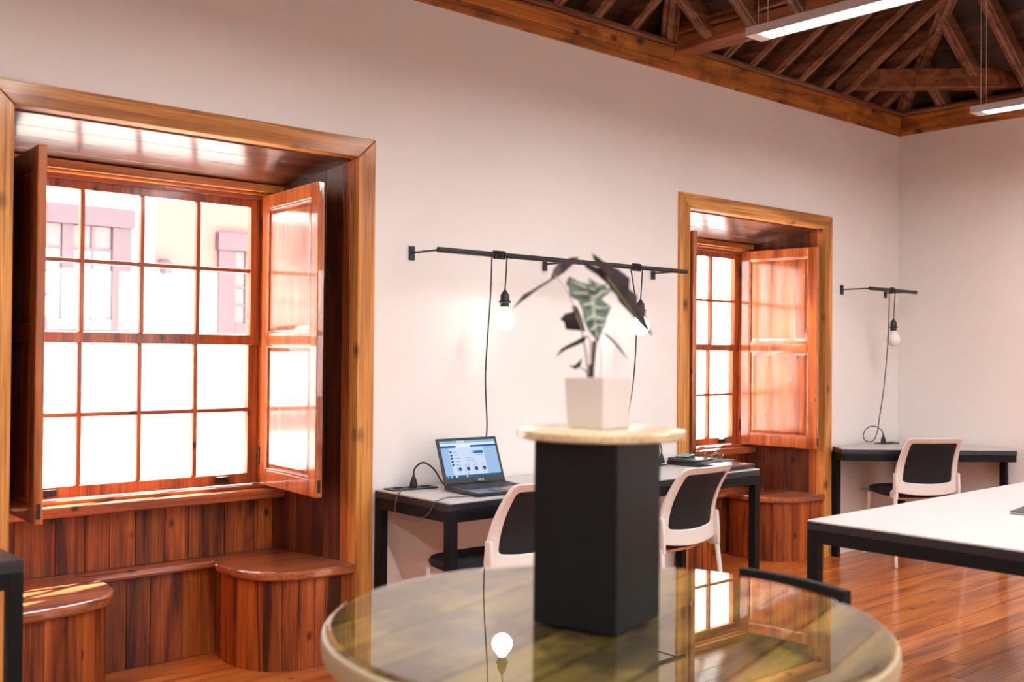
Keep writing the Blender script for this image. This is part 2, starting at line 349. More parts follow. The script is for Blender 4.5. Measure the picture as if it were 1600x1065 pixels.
def make_shutter(parent, hx, hy, fx, fy, side):
    """framed two-panel shutter from hinge (hx,hy) to free end (fx,fy)"""
    d = Vector((fx-hx, fy-hy)); L = d.length; ang = math.atan2(d.y, d.x)
    z0, z1, th, st = .728, 2.068, .032, .066
    f = MB()
    f.box(0, st, -th/2, th/2, z0, z1); f.box(L-st, L, -th/2, th/2, z0, z1)
    for a, b in ((z0, z0+.075), (1.372, 1.432), (z1-.066, z1)): f.box(st+.0008, L-st-.0008, -th/2+.001, th/2-.001, a, b)
    s = f.obj('shutter', M_SHUT[2], parent, .004)
    s.location = (hx, hy, 0); s.rotation_euler = (0, 0, ang)
    for a, b in ((z0+.075, 1.372), (1.432, z1-.066)):
        p = MB(); x0, x1 = st, L-st; e = .028; t0, t1 = .004, .011
        for sg in (1, -1):
            o = [(x0, sg*t0, a), (x1, sg*t0, a), (x1, sg*t0, b), (x0, sg*t0, b)]; i = [(x0+e, sg*t1, a+e), (x1-e, sg*t1, a+e), (x1-e, sg*t1, b-e), (x0+e, sg*t1, b-e)]
            p.add(o+i, [(4, 5, 6, 7)]+[(k, (k+1) % 4, 4+(k+1) % 4, 4+k) for k in range(4)])
        p.obj('shutter_panel', M_SHUT[2], s)
        m_ = MB()
        for sg in (1, -1):
            yy = sorted((sg*(th/2-.001), sg*.006))
            m_.box(x0, x0+.009, *yy, a, b).box(x1-.009, x1, *yy, a, b).box(x0+.009, x1-.009, *yy, a, a+.009).box(x0+.009, x1-.009, *yy, b-.009, b)
        m_.obj('panel_moulding', M_SHUT[0], s, .003)
    for z in (.86, 1.93):
        MB().tube([(-.006, side*.016, z-.04), (-.006, side*.016, z+.04)], .006, 8).obj('hinge', M_BRASS, s, smooth=True)
    MB().box(L-.0005, L+.002, -.007, .007, z0+.02, z0+.075).obj('edge_bolt', M_BRASS, s)
    return s

def make_window(num, dx, label, sh):
    w = struct(empty('window_%d' % num), label)
    ox0, ox1, ix0, ix1, oz, iz = 1.012+dx, 2.607+dx, 1.104+dx, 2.52+dx, 2.283, 2.197
    bx0, bx1, yb = 1.20+dx, 2.42+dx, .545
    # casing with mitred corners
    f, bk = -.018, .05
    def cas(b, nm, ax): MB().hexa([(x, f, z) for x, z in b], [(x, bk, z) for x, z in b]).obj(nm, M_CASE[ax], w, .004)
    cas([(ox0, 0), (ix0, 0), (ix0, iz), (ox0, oz)], 'casing', 2)
    cas([(ix1, 0), (ox1, 0), (ox1, oz), (ix1, iz)], 'casing', 2)
    cas([(ix0+.0015, iz), (ix1-.0015, iz), (ox1-.0015, oz), (ox0+.0015, oz)], 'casing', 0)
    # jamb strips, reveal boards (splayed), soffit boards
    zs = lambda y: iz-.15*y
    for sd, x0, x1 in ((1, ix1, bx1), (-1, ix0, bx0)):
        jx = x0+(x1-x0)*.09
        board_strip(w, 'jamb_board', (x0, .052), (jx, .052+.048), 1, .04, 0, iz+.01, M_SASH[2], side=-sd)
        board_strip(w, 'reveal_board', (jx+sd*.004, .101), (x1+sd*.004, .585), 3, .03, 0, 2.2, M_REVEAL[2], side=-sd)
    ys = [.05, .18, .30, .43, .60]
    for a, b in zip(ys, ys[1:]):
        MB().hexa([(ix0-.02, a+.001, zs(a)), (ix1+.02, a+.001, zs(a)), (ix1+.02, b-.001, zs(b)), (ix0-.02, b-.001, zs(b))],
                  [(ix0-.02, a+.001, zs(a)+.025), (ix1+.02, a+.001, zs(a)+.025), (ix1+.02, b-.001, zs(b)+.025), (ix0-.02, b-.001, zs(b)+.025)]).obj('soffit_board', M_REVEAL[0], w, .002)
    # head trim mouldings
    box('head_board', M_CASE[0], w, bx0-.03, bx1+.03, .50, .60, 2.082, 2.118, .003)
    box('head_moulding', M_CASE[0], w, bx0-.02, bx1+.02, .525, .60, 2.069, 2.081, .004)
    # sill
    box('sill', M_SASH[0], w, bx0-.04, bx1+.05, .475, .62, .668, .712, .006)
    box('sill_step', M_SASH[0], w, bx0, bx1, .530, .62, .713, .728, .004)
    # back boards: above the ledge and below it
    board_strip(w, 'back_board', (bx0-.07, .56), (bx1+.07, .56), 10, .03, .4205, .668, M_PANEL[2])
    board_strip(w, 'back_board', (bx0-.07, .50), (bx1+.07, .50), 11, .03, 0, .385, M_PANEL[2])
    MB().box(bx0-.08, bx1+.08, .465, .60, .385, .42).obj('back_ledge', M_SEAT, w, .012)
    # fixed frame + two sashes
    gx0, gx1 = 1.288+dx, 2.308+dx
    for a, b in ((bx0-.06, gx0-.05), (gx1+.05, bx1+.08)): box('frame_stile', M_SASH[2], w, a, b, .548, .625, .70, 2.12, .003)
    box('frame_head', M_SASH[0], w, bx0-.06, bx1+.08, .548, .625, 2.052, 2.12, .003)
    for nm, z0, z1, rb, rt, rows, y in (('upper_sash', 1.375, 2.050, .045, .037, (1.7165,), .562), ('lower_sash', .732, 1.378, .048, .004, (1.0745,), .578)):
        s = MB(); yy = (y, y+.04)
        s.box(gx0-.048, gx0, *yy, z0, z1); s.box(gx1, gx1+.048, *yy, z0, z1)
        s.box(gx0, gx1, y+.001, y+.039, z0, z0+rb); s.box(gx0, gx1, y+.001, y+.039, z1-rt, z1)
        so_ = s.obj(nm, M_SASH[2], w, .003)
        cols = [gx0+(gx1-gx0)*k/4 for k in range(5)]; rws = [z0+rb, *rows, z1-rt]
        for c in cols[1:-1]: box('muntin', M_SASH[2], so_, c-.0095, c+.0095, y+.004, y+.034, z0+rb, z1-rt, .004)
        for r in rows: box('muntin', M_SASH[0], so_, gx0, gx1, y+.005, y+.033, r-.0095, r+.0095, .004)
        for i in range(4):
            for j in range(len(rws)-1):
                box('pane', M_GLASS, so_, cols[i]+.004, cols[i+1]-.004, y+.018, y+.021, rws[j]+.004, rws[j+1]-.004)
    for x in (gx0+.10, gx1-.16):
        box('sash_catch', M_BRASS, w, x, x+.062, .560, .578, .745, .772, .003)
    # shutters
    make_shutter(w, 2.37+dx, .545, sh[0]+dx, -.028, -1)
    make_shutter(w, 1.22+dx, .545, sh[1]+dx, -.028, 1)
    # catch on the right reveal
    xr = ix1-.06
    MB().tube(smooth_path([(xr, .25, 1.20), (xr-.02, .24, 1.20), (xr-.03, .24, 1.22), (xr-.028, .24, 1.245)]), .004, 8).obj('reveal_hook', M_CHROME, w, smooth=True)
    return w
make_window(1, 0, 'left sash window in a deep pine-lined niche, facade in view through it', (2.327, 1.196))
make_window(2, 3.687, 'right sash window in a pine-lined niche beside the corner desk', (2.418, 1.136))

# ------------------------------------------------------------------ window seats
R_EDGE = [(2.10, .47), (2.07, .40), (2.062, .30), (2.082, .17), (2.145, .065), (2.26, .008), (2.40, -.016), (2.535, -.019)]
def window_seat(dx, mirror, label, group=None):
    t = thing('window_seat', label, 'bench', (dx, 0, 0))
    mx = (lambda x: 3.624-x) if mirror else (lambda x: x)
    edge = [(p.x, p.y) for p in smooth_path([(x, y, 0) for x, y in R_EDGE], 4)]
    top = edge+[(2.53, .10), (2.47, .56), (2.10, .56)]
    MB().prism([(mx(x), y) for x, y in top], .383, .422).obj('seat_top', M_SEAT, t, .012, seg=3)
    # front boards follow the curve, set back under the nosing
    ins = [(x+(2.40-x)*.075, y+(.45-y)*.055) for x, y in edge]
    pts = [Vector(p) for p in ins]; cum = [0]
    for a, b in zip(pts, pts[1:]): cum.append(cum[-1]+(b-a).length)
    def at(s):
        for i in range(len(pts)-1):
            if s <= cum[i+1]+1e-9: return pts[i].lerp(pts[i+1], (s-cum[i])/max(1e-9, cum[i+1]-cum[i]))
        return pts[-1]
    n = 11; ws = [random.uniform(.75, 1.3) for _ in range(n)]; tot = sum(ws); a = 0
    for w in ws:
        b = a+w/tot*cum[-1]; sub = [at(a+.001+(b-a-.002)*k/3) for k in range(4)]
        inn = [p+(Vector((2.42, .42))-p).normalized()*.022 for p in sub]
        MB().prism([(mx(p.x), p.y) for p in sub+inn[::-1]], 0, .383).obj('front_board', M_PANEL[2], t); a = b
    return t
window_seat(0, True, 'rounded wooden window seat at far left of picture, behind the black desk corner')
window_seat(0, False, 'rounded wooden window seat under right shutter of the left window')
window_seat(3.687, True, 'rounded wooden window seat mostly hidden behind the desk chair with tablets')
window_seat(3.687, False, 'rounded wooden window seat under the right window, left of the corner desk')

# ------------------------------------------------------------------ world outside
g = struct(box('ground', plain('street_paving', (.55, .52, .48), .9, bump=.3, bscale=30), None, -25, 40, .72, 30, -.5, -.3), 'pale street paving outside')
M_FW = plain('facade_white', (.80, .77, .73), .95, bump=.2, bscale=40)
M_FO = plain('facade_peach', (.175, .10, .084), .95, bump=.2, bscale=40)
M_FD = plain('facade_joinery', (.068, .042, .052), .6)
M_FG = plain('facade_glazing', (.075, .055, .06), .15)
M_CURT = plain('lace_curtain', (.40, .37, .36), .9)
hs = thing('house', 'sunlit white and peach house across the street, seen through the left window', 'building', (0, 5, 0))
h = MB(); h.box(-14, 3.69, 0, .4, -.3, 3.9); h.box(3.69, 30, 0, .4, -.3, 2.05); h.obj('facade', M_FW, hs)
box('upper_facade', M_FO, hs, 3.69, 5.6, .005, .4, 2.05, 3.9); box('far_facade', M_FW, hs, 5.6, 30, .003, .4, 2.05, 3.9)
box('plinth', plain('facade_plinth', (.15, .125, .13), .9), hs, -14, 3.49, -.02, .1, .62, .80)
def fwin(x0, x1, z0, z1, curt):
    wv = MB(); fr = .16
    wv.box(x0, x0+fr, -.04, .02, z0, z1); wv.box(x1-fr, x1, -.04, .02, z0, z1); wv.box(x0-.02, x1+.02, -.07, .02, z1-.14, z1+.02); wv.box(x0+fr, x1-fr, -.04, .02, z0, z0+.10)
    o = wv.obj('window_frame', M_FD, hs, .004)
    xm = (x0+x1)/2; box('mullion', M_FD, o, xm-.045, xm+.045, -.03, .015, z0+.10, z1-.14)
    box('glazing', M_FG, o, x0+fr, x1-fr, -.006, -.003, z0+.10, z1-.14)
    k = MB()
    for a, b in ((x0+fr, xm-.045), (xm+.045, x1-fr)):
        c = (a+b)/2; k.box(c-.012, c+.012, -.022, -.003, z0+.1, z1-.14)
        for i in range(1, 4): zz = z0+.1+(z1-z0-.24)*i/4; k.box(a, c-.012, -.02, -.004, zz-.01, zz+.01).box(c+.012, b, -.02, -.004, zz-.01, zz+.01)
    k.obj('glazing_bar', M_FD, o)
    if curt:
        cm = MB()
        for a, b in ((x0+fr+.01, xm-.06), (xm+.06, x1-fr-.01)): cm.box(a, b, -.0055-.003, -.0065, z0+.12, z1-.35)
        cm.obj('curtain', M_CURT, o)
fwin(2.42, 3.47, 1.50, 2.52, True); fwin(4.27, 5.15, 1.50, 2.40, False); fwin(-.2, .8, 1.5, 2.5, True); fwin(9, 10, 1.5, 2.5, True)
ln = MB(); ln.lathe([(.02, 0), (.05, .05), (.06, .16), (.075, .18), (.02, .24)], (3.74, -.12, 1.90), 6); ln.box(3.725, 3.755, -.13, .0, 2.12, 2.14)
ln.obj('lantern', M_FD, hs)
box('eave', M_FD, hs, -14, 30, -.25, .45, 3.9, 4.05)

# ------------------------------------------------------------------ pendant lamps
def pendant(x, y0, label):
    L = 1.5
    t = thing('pendant_lamp', label, 'lamp', (x, y0, 2.70), 0, 'fluorescent pendant lamps')
    hb = MB(); w, hh = .057, .037
    hb.box(-w, w, -L, 0, .012, hh); hb.box(-w, -w+.014, -L, 0, 0, .012); hb.box(w-.014, w, -L, 0, 0, .012); hb.box(-w+.014, w-.014, -.06, 0, 0, .012); hb.box(-w+.014, w-.014, -L, -L+.06, 0, .012)
    hb.obj('housing', M_ALU, t, .0015)
    MB().box(-w+.015, w-.015, -L+.061, -.061, .002, .011).obj('diffuser', M_TUBE, t)
    for yy in (-.05, -L+.05):
        for xx in (-.034, .034):
            MB().tube([(xx, yy, hh), (xx*.9, yy, 1.22 if x != 5.80 else 1.0)], .0022, 6).obj('suspension_cord', M_CORD, t)
    return t
pendant(3.733, -1.21, 'long fluorescent pendant lamp cut by the top edge, larger of the two')
pendant(5.80, -1.21, 'fluorescent pendant lamp at right edge of picture, above the end wall')
for x, yy, w_ in ((1.6, -1.21, 'above the left window, higher than the picture shows'), (1.6, -3.9, 'over the near side of the round table, out of the picture'), (3.733, -3.3, 'in line behind the larger lamp, out of the picture'),
                 (5.80, -3.9, 'in line behind the right edge lamp, out of the picture'), (-.5, -1.21, 'over the black desk at far left, out of the picture'), (-.5, -3.9, 'left of the viewpoint, out of the picture')):
    pendant(x, yy, 'added fill-light fluorescent pendant lamp '+w_)  # these six lamps are added out of view to light the room

# ------------------------------------------------------------------ desks
def rect_desk(name, label, x0, x1, y0, y1, z=.74, top=None):
    t = thing(name, label, 'desk', (x0, y0, 0))
    w, d = x1-x0, y1-y0; lt = .042
    box('desk_top', top or M_LAM, t, .002, w-.002, .002, d-.002, z-.006, z, .001)
    box('top_edge', M_EDGE, t, 0, w, 0, d, z-.036, z-.0065, .002)
    f = MB(); za, zb = z-.082, z-.0375
    f.box(lt, w-lt, 0, lt, za, zb).box(lt, w-lt, d-lt, d, za, zb).box(0, lt, lt, d-lt, za, zb).box(w-lt, w, lt, d-lt, za, zb)
    f.obj('frame', M_BLACK, t, .002)
    for x in (0, w-lt):
        for yy in (0, d-lt): box('leg', M_BLACK, t, x, x+lt, yy, yy+lt, 0, zb, .002)
    return t
rect_desk('desk', 'white topped black framed desk with laptop, along wall between the windows', 2.615, 4.715, -.56, -.022)
rect_desk('table', 'large white table with black legs, cut by the right edge of picture', 3.39, 5.375, -2.92, -1.707)
rect_desk('desk', 'black desk corner at far left edge, before the left window', -.75, .952, -.70, -.022, top=plain('black_laminate', (.022, .022, .026), .35))

# corner desk: pentagon across the room corner
ct = thing('corner_desk', 'white topped corner desk with black frame set across the far corner', 'desk')
pent = [(6.30, -.022), (6.175, -.165), (7.035, -.925), (7.178, -.80), (7.178, -.022)]
MB().prism(pent, .734, .74).obj('desk_top', M_LAM, ct, .001)
cxm, cym = 6.85, -.35
grow = lambda k: [(cxm+(x-cxm)*k, cym+(y-cym)*k) for x, y in pent]
MB().prism(grow(1.0), .704, .7335).obj('top_edge', M_EDGE, ct, .002)
pf = MB(); ps = [Vector((x, y, .66)) for x, y in grow(.965)]
for a, b in ((0, 1), (1, 2), (2, 3)): pf.beam(ps[a], ps[b], .036, .043)
pf.obj('frame', M_BLACK, ct, .002)
for x, y in (grow(.96)[0], grow(.96)[3], (7.14, -.06)):
    MB().prism([(x-.021, y-.021), (x+.021, y-.021), (x+.021, y+.021), (x-.021, y+.021)], 0, .703).obj('leg', M_BLACK, ct, .002)

# ------------------------------------------------------------------ chairs
def ring_mesh(outer, inner, prof, th):
    """frame between two outlines given in (x,z); prof(x,z) gives y; th thickness"""
    n = len(outer); mb = MB(); vs = []
    for off in (0, th):
        for pl in (outer, inner): vs += [(x, prof(x, z)+off, z) for x, z in pl]
    fs = []
    for i in range(n):
        j = (i+1) % n
        fs += [(i, j, n+j, n+i), (2*n+i, 3*n+i, 3*n+j, 2*n+j), (i, 2*n+i, 2*n+j, j), (n+i, n+j, 3*n+j, 3*n+i)]
    return mb.add(vs, fs)
def rrect(wt, wb, z0, z1, r, n=6, dip=0, m=8):
    """rounded trapezoid outline, widths at top and bottom, constant vertex count"""
    pts = []
    corners = [(wb/2, z0, -PI/2), (wt/2, z1, 0), (-wt/2, z1, PI/2), (-wb/2, z0, PI)]
    for k, (cx, cz, a0) in enumerate(corners):
        sx = -1 if cx > 0 else 1; sz = 1 if k in (0, 3) else -1
        ox, oz = cx+sx*r, cz+sz*r
        arc = [(ox+r*math.cos(a0+PI/2*i/n), oz+r*math.sin(a0+PI/2*i/n)) for i in range(n+1)]
        if pts:
            a, b = pts[-1], arc[0]
            pts += [(a[0]+(b[0]-a[0])*i/m, a[1]+(b[1]-a[1])*i/m) for i in range(1, m)]
        pts += arc
    a, b = pts[-1], pts[0]
    pts += [(a[0]+(b[0]-a[0])*i/m, a[1]+(b[1]-a[1])*i/m) for i in range(1, m)]
    return pts
def chair_prof(x, z):
    t = (z-.47)/.36
    return -.225-.12*t*t+.016*math.sin(t*PI)+(-(1-(x/.2)**2)*.03)
def bow(pts, z0, k):    # let the lower edge sag in the middle
    return [(x, z-(k*(1-(x/.2)**2) if z < z0 else 0)) for x, z in pts]
def make_chair(loc, rz, label):
    t = thing('office_chair', label, 'chair', loc, rz, 'white and black office chairs')
    outer = bow(rrect(.37, .432, .470, .83, .028), .6, .018)
    inner = bow(rrect(.308, .328, .545, .795, .018), .6, .018)
    ring_mesh(outer, inner, chair_prof, .024).obj('back_frame', M_WPLAST, t, .005, smooth=True)
    # mesh: lofted between left and right inner edge
    rows = 12; cols = 10; mb = MB(); vs = []
    for i in range(rows+1):
        z = .532+(.80-.532)*i/rows
        for j in range(cols+1):
            x = -.168+.336*j/cols; vs.append((x, chair_prof(x, z)+.011, z-(.018*(1-(x/.17)**2)*(1-i/rows))))
    mb.add(vs, [(i*(cols+1)+j, i*(cols+1)+j+1, (i+1)*(cols+1)+j+1, (i+1)*(cols+1)+j) for i in range(rows) for j in range(cols)])
    o = mb.obj('back_mesh', M_MESH, t, smooth=True); sd = o.modifiers.new('solid', 'SOLIDIFY'); sd.thickness = .004
    # seat cushion: superellipse lofted
    def sup(a, b, n=40, e=3.6):
        r = []
        for k in range(n):
            an = 2*PI*k/n; c, s_ = math.cos(an), math.sin(an)
            r.append((a*math.copysign(abs(c)**(2/e), c), b*math.copysign(abs(s_)**(2/e), s_)))
        return r
    cs = MB(); ring = []
    for a, b, z in ((.19, .19, .432), (.222, .222, .438), (.228, .226, .455), (.22, .218, .470), (.19, .19, .478), (.10, .10, .476)):
        ring.append([(x, y+.02, z) for x, y in sup(a, b)])
    vs = [p for r in ring for p in r]; n = 40
    cs.add(vs, [(i*n+k, i*n+(k+1) % n, (i+1)*n+(k+1) % n, (i+1)*n+k) for i in range(5) for k in range(n)]+[tuple(range(n-1, -1, -1)), tuple(5*n+k for k in range(n))])
    cs.obj('seat_cushion', M_CUSH, t, smooth=True)
    sh = MB(); ring = []
    for a, b, z in ((.13, .14, .405), (.19, .19, .412), (.212, .212, .431)): ring.append([(x, y+.02, z) for x, y in sup(a, b)])
    vs = [p for r in ring for p in r]
    sh.add(vs, [(i*n+k, i*n+(k+1) % n, (i+1)*n+(k+1) % n, (i+1)*n+k) for i in range(2) for k in range(n)]+[tuple(range(n-1, -1, -1)), tuple(2*n+k for k in range(n))])
    sh.obj('seat_shell', M_WPLAST, t, smooth=True)
    for s in (-1, 1):
        br = MB(); q = []
        poly = [(-.248, .43), (-.20, .425), (-.16, .435), (-.16, .468), (-.198, .49), (-.205, .595), (-.238, .595), (-.246, .52)]
        x0, x1 = sorted((s*.200, s*.219))
        n_ = len(poly)
        br.add([(x0, y, z) for y, z in poly]+[(x1, y, z) for y, z in poly], [tuple(range(n_)), tuple(range(2*n_-1, n_-1, -1))]+[(i, n_+i, n_+(i+1) % n_, (i+1) % n_) for i in range(n_)])
        br.obj('side_bracket', M_WPLAST, t, .006)
        MB().tube([(s*.212, -.228, .45), (s*.222, -.258, .2), (s*.232, -.285, 0)], [.0125, .0115, .010], 12).obj('leg', M_WPLAST, t, smooth=True)
        MB().tube([(s*.195, .19, .425), (s*.205, .212, .2), (s*.215, .232, 0)], [.0125, .0115, .010], 12).obj('leg', M_WPLAST, t, smooth=True)
    return t
ch = make_chair((3.915, -.50, 0), .035, 'white framed chair with black mesh back, at the desk end with tablets')
dup(ch, (2.92, -.47, 0), .0, 'white framed chair at the laptop desk, half hidden by the black column')
dup(ch, (6.63, -.40, 0), math.radians(-36), 'white framed chair facing the corner desk in the far corner')
dup(ch, (5.86, -1.80, 0), math.radians(90), 'white chair beyond the big table, only a leg in view at right edge')

# ------------------------------------------------------------------ spool table, column, plant
TC = (1.738, -2.25); TR = .622
sp = thing('spool_table', 'round cable drum table of weathered planks under a glass top, in the foreground', 'table', (TC[0], TC[1], 0), math.radians(16))
off = -.098-.145*5
while off < TR:
    a, b = max(off+.004, -TR+.001), min(off+.141, TR-.001)
    if b-a > .02:
        n = 14; pl = []
        for i in range(n+1):
            y = a+(b-a)*i/n; pl.append((math.sqrt(max(0, TR*TR-y*y)), y))
        pl += [(-x, y) for x, y in pl[::-1]]
        MB().prism(pl, .685, .7415-random.uniform(0, .001)).obj('plank', M_SPOOL, sp, .006)
        MB().prism([(x*.97, y) for x, y in pl], .03, .075).obj('plank', M_SPOOL, sp, .004)
    off += .145
eb = MB(); n_ = 96; prof = [(.6225, .688), (.630, .694), (.633, .715), (.630, .736), (.6225, .741)]
vs = [(r_*math.cos(2*PI*k/n_), r_*math.sin(2*PI*k/n_), z) for r_, z in prof for k in range(n_)]
eb.add(vs, [(i*n_+k, i*n_+(k+1) % n_, ((i+1) % 5)*n_+(k+1) % n_, ((i+1) % 5)*n_+k) for i in range(5) for k in range(n_)])
eb.obj('edge_band', plain('edge_wood', (.42, .32, .19), .5, bump=.2, bscale=60, var=.2), sp, smooth=True)
MB().lathe([(.24, .075), (.24, .685)], seg=40).obj('drum_core', M_SPOOL, sp, smooth=True)
MB().lathe([(.612, 0), (.617, .001), (.617, .0075), (.612, .0085)], (0, 0, .7417), 96).obj('glass_top', M_TGLASS, sp)

cb = [(1.581, -2.181), (1.635, -2.383), (1.837, -2.329), (1.783, -2.127)]
cc = Vector((sum(x for x, _ in cb)/4, sum(y for _, y in cb)/4))
col = thing('pedestal', 'tall black square column on the round table, carrying a pale wooden disc', 'pedestal', (cc.x, cc.y, .7505))
MB().prism([(x-cc.x, y-cc.y) for x, y in cb], 0, .4035).obj('column', M_COLUMN, col, .003)
MB().lathe([(.186, .404), (.192, .407), (.192, .421), (.186, .424)], (1.743-cc.x, -2.23-cc.y, 0), 72).obj('top_disc', M_PALE, col, smooth=True)
PZ = .7505+.4245
PX, PY = 1.76, -2.205
pl = thing('potted_plant', 'dark leaved plant in a square white pot on the wooden disc', 'plant', (PX, PY, PZ))
pr = math.radians(-41.4-5.5-36+90)
def sq(a, z): return [(a*math.cos(pr+PI/4+PI/2*k), a*math.sin(pr+PI/4+PI/2*k), z) for k in range(4)]
pm = MB(); r2 = math.sqrt(2)/2; vs = sq(.094*r2*1.09-.0, 0)+sq(.103*r2*1.09, .117)+sq(.095*r2*1.09, .117)+sq(.092*r2*1.09, .10)
pm.add(vs, [(3, 2, 1, 0)]+[(i*4+k, i*4+(k+1) % 4, (i+1)*4+(k+1) % 4, (i+1)*4+k) for i in range(3) for k in range(4)]+[(12, 13, 14, 15)])
pot = pm.obj('pot', M_POT, pl, .003)
sm = MB(); sm.add(sq(.0905*r2*1.09, .104)+sq(.0905*r2*1.09, .108), [(3, 2, 1, 0), (4, 5, 6, 7)]+[(k, (k+1) % 4, 4+(k+1) % 4, 4+k) for k in range(4)]); sm.obj('soil', M_SOIL, pl)
def leaf_mat(name, c0, c1, rough=.45):
    M, n, b = new_mat(name); tc = n.nodes.new('ShaderNodeTexCoord'); nz = n.nodes.new('ShaderNodeTexNoise'); nz.inputs['Scale'].default_value = 22
    n.links.new(tc.outputs['Object'], nz.inputs['Vector']); rp = n.nodes.new('ShaderNodeValToRGB'); rp.color_ramp.elements[0].color = (*c0, 1); rp.color_ramp.elements[1].color = (*c1, 1)
    rp.color_ramp.elements[0].position = .35; rp.color_ramp.elements[1].position = .65
    n.links.new(nz.outputs['Fac'], rp.inputs['Fac']); n.links.new(rp.outputs[0], b.inputs['Base Color']); b.inputs['Roughness'].default_value = rough; b.inputs['Specular IOR Level'].default_value = .25; return M
M_LP = leaf_mat('leaf_purple', (.022, .013, .015), (.055, .033, .028), .6); M_LG = leaf_mat('leaf_green', (.04, .065, .055), (.15, .20, .165), .4)
M_VEIN = plain('leaf_vein', (.42, .46, .36), .5); M_VY = plain('leaf_midrib', (.30, .29, .045), .5); M_VP = plain('leaf_midrib_purple', (.15, .07, .06), .5)
M_STEM = plain('stem_brown', (.06, .028, .022), .5); M_STEMP = plain('stem_pale', (.45, .36, .33), .5)
U = Vector((.7505, -.6609, 0)); V = Vector((.6609, .7505, 0))     # the plant's own right and away directions
K = 1/3187
def lp(c, dep): return U*((c[0]-616)*K-.012)+V*dep+Vector((0, 0, (1375-c[1])*K))
def leaf(name, strips, mat, tilt, base, fold=.012, veins=(), vmat=None, vr=.0018):
    mb = MB()
    dep = lambda c: base+tilt[0]*(c[0]-600)*K+tilt[1]*(500-c[1])*K
    for st in strips:
        rows = []
        for r in st:
            if len(r) == 2 and not isinstance(r[0], tuple): r = (r, r, r)
            l, m_, rr = r; rows.append([lp(l, dep(l)), lp(m_, dep(m_)+fold*(0 if l == rr else 1)), lp(rr, dep(rr))])
        vs = [p for r in rows for p in r]
        fs = [(i*3+k, i*3+k+1, i*3+4+k, i*3+3+k) for i in range(len(rows)-1) for k in range(2)]
        mb.add(vs, fs)
    me = bpy.data.meshes.new(name); bm = bmesh.new()
    vv = [bm.verts.new(v) for v in mb.v]
    for f in mb.f:
        try: bm.faces.new([vv[i] for i in f])
        except ValueError: pass
    bmesh.ops.remove_doubles(bm, verts=bm.verts, dist=.0004); bmesh.ops.dissolve_degenerate(bm, edges=bm.edges, dist=.0002)
    bmesh.ops.recalc_face_normals(bm, faces=bm.faces); bm.to_mesh(me); bm.free()
    me.materials.append(mat); o = bpy.data.objects.new(name, me); COL.objects.link(o); o.parent = pl
    me.polygons.foreach_set('use_smooth', [True]*len(me.polygons))
    s = o.modifiers.new('solid', 'SOLIDIFY'); s.thickness = .0012; s.offset = 0
    if veins:
        for i, vn in enumerate(veins):
            pts = smooth_path([lp(c, dep(c)-.002+(fold if j < 1 or i == 0 else fold*.35)) for j, c in enumerate(vn)], 4); n = len(pts)
            MB().tube(pts, [vr*(1.5 if i == 0 else 1)*(1-.75*k/n) for k in range(n)], 6).obj('vein', vmat, o, smooth=True)
    return o
leaf('leaf', [[(603, 83), ((620, 135), (635, 128), (652, 112)), ((655, 190), (670, 175), (700, 150)), ((690, 240), (705, 232), (762, 180)), ((722, 310), (740, 285), (803, 196)),
     ((740, 348), (775, 330), (893, 265)), ((792, 400), (818, 390), (885, 345)), ((805, 440), (850, 440), (948, 392)), ((858, 495), (895, 500), (945, 450)), ((905, 540), (940, 552), (1005, 505)), ((975, 620), (990, 620), (1010, 570)), (1060, 695)],
     [(535, 142), ((556, 195), (575, 180), (592, 170)), ((645, 248), (655, 225), (668, 200)), ((722, 310), (725, 285), (715, 235))]],
     M_LP, (.35, .25), -.02, .014, [[(705, 235), (740, 290), (815, 385), (900, 500), (990, 615)]], M_VY, .0016)
leaf('leaf', [[(527, 80), ((458, 86), (485, 100), (508, 108)), ((428, 124), (455, 135), (480, 140)), ((375, 122), (415, 148), (452, 168)), ((334, 172), (372, 195), (405, 210)), ((308, 256), (330, 248), (350, 244)),
     ((180, 337), (185, 343), (190, 350)), ((98, 382), (112, 392), (122, 405)), (15, 492)]], M_LP, (-.3, .6), .03, .01)
leaf('leaf', [[(430, 262), ((404, 318), (470, 300), (505, 305)), ((425, 348), (560, 352), (572, 320)), ((435, 410), (595, 400), (742, 365)), ((492, 445), (600, 450), (664, 432)), ((522, 520), (605, 510), (737, 490)), ((530, 590), (610, 580), (702, 562)), ((562, 660), (620, 650), (688, 620)), ((608, 722), (628, 710), (652, 680)), (632, 742)],
     [(578, 270), ((566, 320), (585, 318), (612, 300)), ((560, 352), (595, 360), (668, 320)), ((595, 400), (640, 380), (742, 365))]],
     M_LG, (.12, .45), -.045, .016,
     [[(590, 350), (600, 450), (610, 570), (630, 730)], [(590, 370), (510, 330), (440, 300)], [(592, 390), (520, 390), (440, 390)], [(600, 370), (640, 330), (710, 318)], [(585, 350), (580, 310), (578, 280)], [(600, 440), (670, 380), (735, 370)], [(600, 480), (560, 470), (520, 490)],
      [(605, 490), (660, 500), (730, 490)], [(608, 560), (570, 580), (540, 600)], [(610, 570), (660, 580), (695, 575)], [(618, 640), (590, 655), (568, 660)], [(618, 630), (650, 630), (685, 620)]], M_VEIN, .0052)
leaf('leaf', [[((450, 486), (470, 478), (482, 470)), ((472, 515), (488, 510), (503, 495)), ((402, 535), (495, 545), (522, 545)), ((366, 580), (505, 580), (535, 590)), ((398, 602), (515, 610), (545, 630)), ((408, 652), (530, 640), (552, 655)), ((520, 660), (545, 660), (556, 668))]], M_LP, (.3, .3), .02, .008, [[(490, 540), (515, 600), (548, 665)]], M_VY, .0024)
